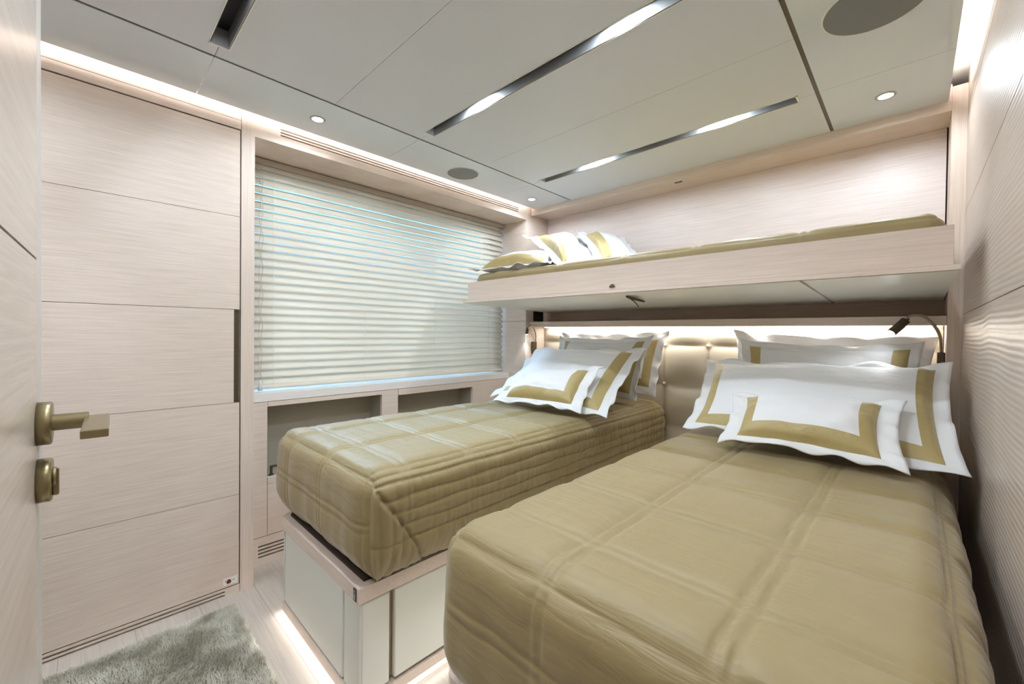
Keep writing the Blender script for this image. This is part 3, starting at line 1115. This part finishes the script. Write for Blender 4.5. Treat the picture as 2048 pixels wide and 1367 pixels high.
# ------------------------------------------------------------------ pillows
def pillow(label, TL, TR, BR, BL, thick=0.07, fl=(0.055, 0.055), band=0.045, bands='LRTB', seed=0, group=None,
           wave=0.008, bow=0.0, n=(64, 48), droop=0.0, hang=None, flip=False, amp=0.0055, notop=False):
    """Oxford pillow between four flange corners: inflated middle, flat wavy flange, gold frame on the middle's edge."""
    TL, TR, BR, BL = map(Vector, (TL, TR, BR, BL))
    W = ((TR - TL).length + (BR - BL).length) / 2
    Hh = ((BL - TL).length + (BR - TR).length) / 2
    nu, nv = n
    us = set(np.linspace(0, 1, nu + 1))
    fu, fv = fl[0] / W, fl[1] / Hh
    bu_, bv_ = band / W, band / Hh
    # snap lines to the frame borders so that the parts end cleanly
    def axis(n_, f, bnd):
        keys = [0, f, f + bnd, 1 - f - bnd, 1 - f, 1]
        out = []
        for a, c_ in zip(keys[:-1], keys[1:]):
            m_ = max(2, int(round((c_ - a) * n_)))
            out += list(np.linspace(a, c_, m_, endpoint=False))
        return out + [1.0]
    U, V = axis(nu, fu, bu_), axis(nv, fv, bv_)
    nu, nv = len(U) - 1, len(V) - 1
    nrm0 = -((TR - TL).cross(BL - TL)).normalized()
    if flip:
        nrm0 = -nrm0
    ref = -nrm0  # face the cabin
    front = {}
    pts_f, pts_b, uv = [], [], []
    sdv = seed * 7.7
    for i, u in enumerate(U):
        for j, v in enumerate(V):
            p = TL.lerp(TR, u).lerp(BL.lerp(BR, u), v)
            a = (u - fu) / (1 - 2 * fu) * 2 - 1
            c_ = (v - fv) / (1 - 2 * fv) * 2 - 1
            ina, inc = abs(a) < 1, abs(c_) < 1
            h = 0.0
            if ina and inc:
                h = thick * ((1 - a * a) * (1 - c_ * c_)) ** 0.42
            # pinched edges: sides of a stuffed case pull in between corners
            pin = 0.022 * (1 - abs(2 * u - 1) ** 2)
            pv = 0.022 * (1 - abs(2 * v - 1) ** 2)
            cu, cv = (u - 0.5), (v - 0.5)
            p = p + (TR - TL).normalized() * (-cu * 2 * pv) + (BL - TL).normalized() * (-cv * 2 * pin)
            dxe = max(0.0, abs(a) - 1) * (1 - 2 * fu) * W / 2
            dce = max(0.0, abs(c_) - 1) * (1 - 2 * fv) * Hh / 2
            out = max(dxe / fl[0], dce / fl[1])
            wv = wave * out * (math.sin(u * 23 + sdv) + 0.7 * math.sin(v * 19 + sdv * 2) + 0.6 * math.sin((u - v) * 31 + sdv))
            wv += wave * 1.4 * out * noise.noise(Vector((u * 5, v * 5, sdv)))
            e = noise.noise(Vector((u * 3.1 + sdv, v * 2.7, 0.5))) * amp * 2.2
            e += noise.noise(Vector((u * 9 + sdv, v * 7, 3.5))) * amp
            off = wv + e * (1 if h > 0.01 else 0.6)
            bw = bow * (1 - (2 * v - 1) ** 2)
            pf = p + nrm0 * (h + 0.0016 + off + bw)
            pb = p + nrm0 * (-h * 0.8 - 0.0016 + off + bw)
            if hang is not None:
                # cloth past the edge of what carries it hangs down
                for q_ in (pf, pb):
                    hang(q_, u, v)
            pts_f.append(pf)
            pts_b.append(pb)
            uv.append((u * W, v * Hh))
    # classify faces
    groups = {'cushion': [], 'gold_band': [], 'flange': []}
    M_ = nv + 1
    NV = len(pts_f)
    for i in range(nu):
        for j in range(nv):
            uc, vc = (U[i] + U[i + 1]) / 2, (V[j] + V[j + 1]) / 2
            a_ = i * M_ + j
            fq = (a_, a_ + M_, a_ + M_ + 1, a_ + 1)
            bq = (NV + a_, NV + a_ + 1, NV + a_ + M_ + 1, NV + a_ + M_)
            inside = fu < uc < 1 - fu and fv < vc < 1 - fv
            key = 'flange'
            if inside:
                key = 'cushion'
                if ((uc < fu + bu_ and 'L' in bands) or (uc > 1 - fu - bu_ and 'R' in bands) or
                        (vc < fv + bv_ and 'T' in bands) or (vc > 1 - fv - bv_ and 'B' in bands)):
                    key = 'gold_band'
            groups[key].append(fq)
            groups['cushion' if inside else 'flange'].append(bq)
    for i in range(nu):
        groups['flange'].append((i * M_, NV + i * M_, NV + (i + 1) * M_, (i + 1) * M_))
        groups['flange'].append((i * M_ + nv, (i + 1) * M_ + nv, NV + (i + 1) * M_ + nv, NV + i * M_ + nv))
    for j in range(nv):
        groups['flange'].append((j, j + 1, NV + j + 1, NV + j))
        a_ = nu * M_ + j
        groups['flange'].append((a_, NV + a_, NV + a_ + 1, a_ + 1))
    allp = pts_f + pts_b
    alluv = uv + uv
    base = Vector((sum(p.x for p in allp) / len(allp), sum(p.y for p in allp) / len(allp), min(p.z for p in allp)))
    t = thing('pillow', label, 'pillow', base, group)
    for key, fs in groups.items():
        if not fs:
            continue
        used = sorted({k for f in fs for k in f})
        mp = {k: i for i, k in enumerate(used)}
        me = bpy.data.meshes.new(key)
        me.from_pydata([tuple(allp[k]) for k in used], [], [tuple(mp[k] for k in f) for f in fs])
        uvl = me.uv_layers.new(name='UVMap')
        li = np.empty(len(me.loops), dtype=np.int32)
        me.loops.foreach_get('vertex_index', li)
        uva = np.array([alluv[k] for k in used], dtype=np.float32)
        uvl.data.foreach_set('uv', uva[li].ravel())
        me.materials.append(gold_c if key == 'gold_band' else white_c)
        me.polygons.foreach_set('use_smooth', [True] * len(me.polygons))
        me.update()
        link(key, me, t)
    return t


TB = 0.716
G1, G2, G3 = 'pillows on the bed beside the window', 'pillows on the right-hand bed', 'pillows on the upper bunk'
# bed beside the window, back to front
pillow('white pillow standing against the headboard, rearmost on the window-side bed', (-1.80, 2.385, 1.11), (-1.02, 2.37, 1.128), (-1.06, 2.30, 0.74), (-1.78, 2.31, 0.74),
       0.045, (0.045, 0.05), 0.045, 'LRTB', 1, G1, wave=0.011)
pillow('beige-lit pillow second from the headboard on the window-side bed, gold band at right', (-1.73, 2.27, 1.085), (-1.05, 2.25, 1.10), (-1.10, 2.13, 0.735), (-1.76, 2.15, 0.735),
       0.05, (0.045, 0.03), 0.045, 'LRB', 2, G1, wave=0.009)
pillow('large white pillow with wide gold border leaning in the middle of the window-side bed', (-1.85, 2.15, 1.00), (-1.045, 2.14, 1.02), (-0.955, 1.59, 0.733), (-1.74, 1.62, 0.74),
       0.058, (0.062, 0.040), 0.050, 'RB', 3, G1, wave=0.008)
pillow('small white cushion with gold border, frontmost on the window-side bed', (-1.56, 1.74, 0.895), (-1.085, 1.77, 0.955), (-1.075, 1.565, 0.744), (-1.60, 1.50, 0.744),
       0.055, (0.058, 0.032), 0.045, 'RB', 4, G1, wave=0.006)
# right-hand bed
pillow('white pillow standing against the headboard, rearmost on the right-hand bed', (-0.675, 2.385, 1.13), (0.078, 2.37, 1.108), (0.06, 2.30, 0.74), (-0.64, 2.31, 0.74),
       0.045, (0.045, 0.05), 0.045, 'LRTB', 5, G2, wave=0.011)
pillow('beige-lit pillow second from the headboard on the right-hand bed, gold band at right', (-0.61, 2.26, 1.085), (0.035, 2.25, 1.088), (0.045, 2.13, 0.735), (-0.60, 2.15, 0.735),
       0.05, (0.035, 0.03), 0.05, 'LRB', 6, G2, wave=0.009)
pillow('large white pillow with wide gold border leaning across the right-hand bed', (-0.725, 2.13, 0.985), (0.105, 2.13, 1.005), (0.115, 1.58, 0.738), (-0.65, 1.65, 0.738),
       0.060, (0.040, 0.036), 0.042, 'LRB', 7, G2, wave=0.008)
pillow('small white cushion with gold border, frontmost on the right-hand bed', (-0.505, 1.76, 0.885), (-0.008, 1.76, 0.91), (0.002, 1.51, 0.746), (-0.475, 1.50, 0.746),
       0.058, (0.052, 0.030), 0.042, 'LRB', 8, G2, wave=0.006)

# bunk pillows
pillow('white pillow with gold band lying flat at the left end of the upper bunk', (-1.98, 2.02, 1.56), (-1.46, 2.10, 1.56), (-1.39, 1.69, 1.478), (-1.97, 1.655, 1.482),
       0.080, (0.05, 0.035), 0.05, 'B', 9, G3, wave=0.007)
pillow('white pillow with diagonal gold band leaning in the middle of the bunk pillows', (-1.97, 2.13, 1.775), (-1.60, 2.42, 1.775), (-1.27, 1.98, 1.50), (-1.37, 1.74, 1.468),
       0.075, (0.075, 0.03), 0.05, 'L', 10, G3, wave=0.006)
pillow('white pillow with gold band leaning at the right of the bunk pillows', (-1.62, 2.26, 1.785), (-1.36, 2.45, 1.73), (-1.10, 2.22, 1.52), (-1.28, 1.99, 1.49),
       0.065, (0.06, 0.03), 0.05, 'L', 11, G3, wave=0.006)


# ------------------------------------------------------------------ reading lamps
def bez(pts, n=28):
    """Catmull-Rom through the points."""
    P = [Vector(p) for p in pts]
    P = [P[0] * 2 - P[1]] + P + [P[-1] * 2 - P[-2]]
    out = []
    for i in range(1, len(P) - 2):
        for k in range(n // (len(pts) - 1)):
            t = k / (n // (len(pts) - 1))
            a, b_, c_, d_ = P[i - 1], P[i], P[i + 1], P[i + 2]
            out.append(0.5 * ((2 * b_) + (c_ - a) * t + (2 * a - 5 * b_ + 4 * c_ - d_) * t * t + (3 * b_ - a - 3 * c_ + d_) * t ** 3))
    out.append(P[-2])
    return out


def lamp(label, base, neck, h0, h1, rh, aim):
    t = thing('reading_lamp', label, 'reading lamp', (0.5 * (base[0] + base[1]), 0.5 * (base[2] + base[3]), base[4]), 'bedside reading lamps')
    q = MB()
    q.box(*base, bev=0.002)
    q.build('base', bronze_dk, t)
    q = MB()
    q.tube(bez(neck), 0.0055, 12)
    q.build('gooseneck', bronze_lt, t)
    q = MB()
    h0, h1 = Vector(h0), Vector(h1)
    d = (h1 - h0).normalized()
    q.cyl(h0 - d * 0.012, h0, 0.006, 16)
    q.cyl(h0, h1, rh, 28)
    ho = q.build('lamp_head', bronze_dk, t)
    q = MB()
    q.cyl(h1 + d * 0.0002, h1 + d * 0.0012, rh * 0.78, 24)
    q.build('lens', lamp_e, ho)
    spot('reading_beam', h1 + d * 0.004, aim, (0.92, 0.97, 1.0), d, 95, 0.6, 0.01)


lamp('bronze gooseneck reading lamp beside the right wall', (0.0705, 0.0925, 2.355, 2.378, 0.955, 1.045),
     [(0.083, 2.362, 1.045), (0.0793, 2.32, 1.0932), (0.0695, 2.285, 1.1278), (0.0536, 2.26, 1.1561), (0.0326, 2.24, 1.1807),
      (0.0132, 2.225, 1.1882), (-0.0088, 2.21, 1.1843), (-0.0196, 2.2, 1.1687)],
     (-0.021, 2.199, 1.166), (-0.060, 2.168, 1.119), 0.0155, 0.5)
lamp('small gooseneck reading lamp beside the window', (XL + 0.0005, XL + 0.016, 2.300, 2.345, 0.955, 1.042),
     [(-2.014, 2.335, 1.042), (-2.008, 2.33, 1.09), (-1.99, 2.29, 1.135), (-1.98, 2.245, 1.158), (-1.985, 2.215, 1.145)],
     (-1.986, 2.212, 1.135), (-1.988, 2.210, 1.095), 0.0115, 1.0)

# wall switch by the lamp
q = MB()
q.box(XL + 0.0003, XL + 0.004, 2.285, 2.30, 0.86, 0.90, bev=0.001)
o = q.build('wall_switch', bronze_dk)
tag(o, 'tiny wall switch below the window-side reading lamp', 'switch')

# ------------------------------------------------------------------ open cabin door at the left edge
ang = -0.0368
M_d = Matrix.Translation((0, -0.0703, 0)) @ Matrix.Rotation(math.atan(ang), 4, 'Z')


def dmap(mb_):
    mb_.v = [tuple(M_d @ Vector(v)) for v in mb_.v]


d = MB()
d.box(-0.846, -0.04, -0.040, -0.004, 0.012, 1.96, mi=1)
d.box(-0.800, -0.04, -0.004, 0.0, 1.1885, 1.96)
d.box(-0.800, -0.04, -0.004, 0.0, 0.012, 1.1855)
d.box(-0.846, -0.8005, -0.004, 0.0, 0.012, 1.96, mi=2, bev=0.001)
dmap(d)
door_w = wood('door_oak', rgb(206, 193, 182), rgb(220, 208, 198), (6, 6, 200), rough=0.25, bump=0.12, coat=0.3)
dr = struct('door_1', d, [door_w, oak_dark, simple('door_edge', rgb(206, 202, 196), 0.35)], 'open cabin door at the left edge')
h = MB()
zc_ = 0.978
mk = lambda x, y, z: Matrix.Translation((x, y, z)) @ Matrix.Rotation(-PI / 2, 4, 'X')
h.lathe([(0.0, 0.0), (0.0275, 0.0), (0.0275, 0.0115), (0.026, 0.013), (0.0, 0.013)], mk(-0.800, 0.0, zc_), 48)
h.cyl((-0.800, 0.012, zc_), (-0.800, 0.046, zc_), 0.0105, 28)
h.box(-0.812, -0.69, 0.042, 0.066, zc_ - 0.006, zc_ + 0.004, bev=0.0012)
dmap(h)
struct('door_handle', h, bronze, parent=dr)
h = MB()
h.lathe([(0.0, 0.0), (0.0275, 0.0), (0.0275, 0.0115), (0.026, 0.013), (0.0, 0.013)], mk(-0.800, 0.0, 0.905), 48)
h.lathe([(0.0, 0.013), (0.012, 0.013), (0.012, 0.0165), (0.0, 0.0165)], mk(-0.800, 0.0, 0.908), 24)
h.box(-0.803, -0.797, 0.013, 0.019, 0.884, 0.918, bev=0.001)
dmap(h)
struct('door_lock', h, bronze, parent=dr)

# ------------------------------------------------------------------ rug
t = thing('rug', 'plush mottled grey-green rug on the floor beside the beds', 'rug', (-1.45, -0.2, 0))
rx0, rx1, ry0, ry1 = -1.915, -0.95, -0.85, 0.418
q = MB()
q.box(rx0, rx1, ry0, ry1, 0.0005, 0.010, bev=0.003)
q.build('backing', rug_m, t)
m, nt, b = new_mat('rug_pile')
N, L = nt.nodes, nt.links
g = N.new('ShaderNodeNewGeometry')
n1 = N.new('ShaderNodeTexNoise')
n1.inputs['Scale'].default_value = 9
n1.inputs['Detail'].default_value = 4
n1.inputs['Distortion'].default_value = 0.8
L.new(g.outputs['Position'], n1.inputs['Vector'])
cr = N.new('ShaderNodeValToRGB')
cr.color_ramp.elements[0].position = 0.38
cr.color_ramp.elements[1].position = 0.66
cr.color_ramp.elements[0].color = rgb(196, 192, 172)
cr.color_ramp.elements[1].color = rgb(252, 250, 240)
L.new(n1.outputs['Fac'], cr.inputs['Fac'])
L.new(cr.outputs['Color'], b.inputs['Base Color'])
b.inputs['Roughness'].default_value = 0.55
b.inputs['Sheen Weight'].default_value = 0.5
pile_m = m
NB_ = 90000
# denser where it can be seen
bx_ = rx0 + (rx1 - rx0) * rng.random(NB_) ** 1.3
by_ = ry1 - (ry1 - ry0) * rng.random(NB_) ** 1.3
yaw = rng.random(NB_) * 2 * PI
hh = 0.011 + 0.006 * rng.random(NB_)
lean = np.array([noise.noise(Vector((x * 7, y * 7, 0))) for x, y in zip(bx_, by_)]) * 0.018
lx = lean + rng.normal(0, 0.004, NB_)
ly = lean * 0.6 + rng.normal(0, 0.004, NB_)
wd = 0.0011
dx_, dy_ = np.cos(yaw) * wd, np.sin(yaw) * wd
v = np.empty((NB_ * 3, 3))
v[0::3] = np.stack([bx_ - dx_, by_ - dy_, np.full(NB_, 0.009)], 1)
v[1::3] = np.stack([bx_ + dx_, by_ + dy_, np.full(NB_, 0.009)], 1)
v[2::3] = np.stack([bx_ + lx, by_ + ly, 0.009 + hh], 1)
me = bpy.data.meshes.new('pile')
me.from_pydata(v.tolist(), [], np.arange(NB_ * 3).reshape(-1, 3).tolist())
me.materials.append(pile_m)
me.update()
po = link('pile', me, t)
po['kind'] = 'stuff'

# ------------------------------------------------------------------ daylight
w = bpy.data.worlds.new('World')
S.world = w
w.use_nodes = True
nt = w.node_tree
N, L = nt.nodes, nt.links
bg = N['Background']
tc = N.new('ShaderNodeTexCoord')
sp = N.new('ShaderNodeSeparateXYZ')
L.new(tc.outputs['Generated'], sp.inputs[0])
cr = N.new('ShaderNodeValToRGB')
els = cr.color_ramp.elements
els[0].position = 0.0
els[0].color = (0.62, 0.80, 1.0, 1)
els[1].position = 1.0
els[1].color = (0.80, 0.90, 1.0, 1)
e = els.new(0.12)
e.color = (0.16, 0.46, 0.85, 1)
e = els.new(0.30)
e.color = (0.14, 0.42, 0.80, 1)
e = els.new(0.42)
e.color = (0.14, 0.42, 0.80, 1)
L.new(sp.outputs['Z'], cr.inputs['Fac'])
L.new(cr.outputs['Color'], bg.inputs['Color'])
mr = N.new('ShaderNodeMapRange')
mr.interpolation_type = 'SMOOTHSTEP'
mr.inputs['From Min'].default_value = 0.45
mr.inputs['From Max'].default_value = 0.88
mr.inputs['To Min'].default_value = 1.9
mr.inputs['To Max'].default_value = 100.0
L.new(sp.outputs['Z'], mr.inputs['Value'])
L.new(mr.outputs['Result'], bg.inputs['Strength'])

# ------------------------------------------------------------------ camera
cam = bpy.data.cameras.new('Camera')
co = bpy.data.objects.new('Camera', cam)
C.objects.link(co)
cam.sensor_fit = 'HORIZONTAL'
cam.sensor_width = 36.0
cam.lens = 828.92 / 2048 * 36.0
cam.shift_y = -7.0 / 2048
cam.clip_start = 0.01
R = Vector((0.71885535, 0.69506591, 0.01141796))
D = Vector((0.01640144, -0.00053788, -0.99986534))
F = Vector((-0.69496617, 0.71894582, -0.01178673))
co.matrix_world = Matrix(((R.x, -D.x, -F.x, 0), (R.y, -D.y, -F.y, 0), (R.z, -D.z, -F.z, 1.10), (0, 0, 0, 1)))
S.camera = co

S.view_settings.view_transform = 'Standard'
S.view_settings.look = 'None'
S.view_settings.exposure = 1.14
S.view_settings.gamma = 1.0
S.view_settings.use_curve_mapping = False
S.cycles.use_denoising = True
S.cycles.max_bounces = 8
S.cycles.diffuse_bounces = 5
S.cycles.glossy_bounces = 4
S.cycles.transparent_max_bounces = 8
S.cycles.sample_clamp_indirect = 4.0
S.cycles.caustics_reflective = False
S.cycles.caustics_refractive = False
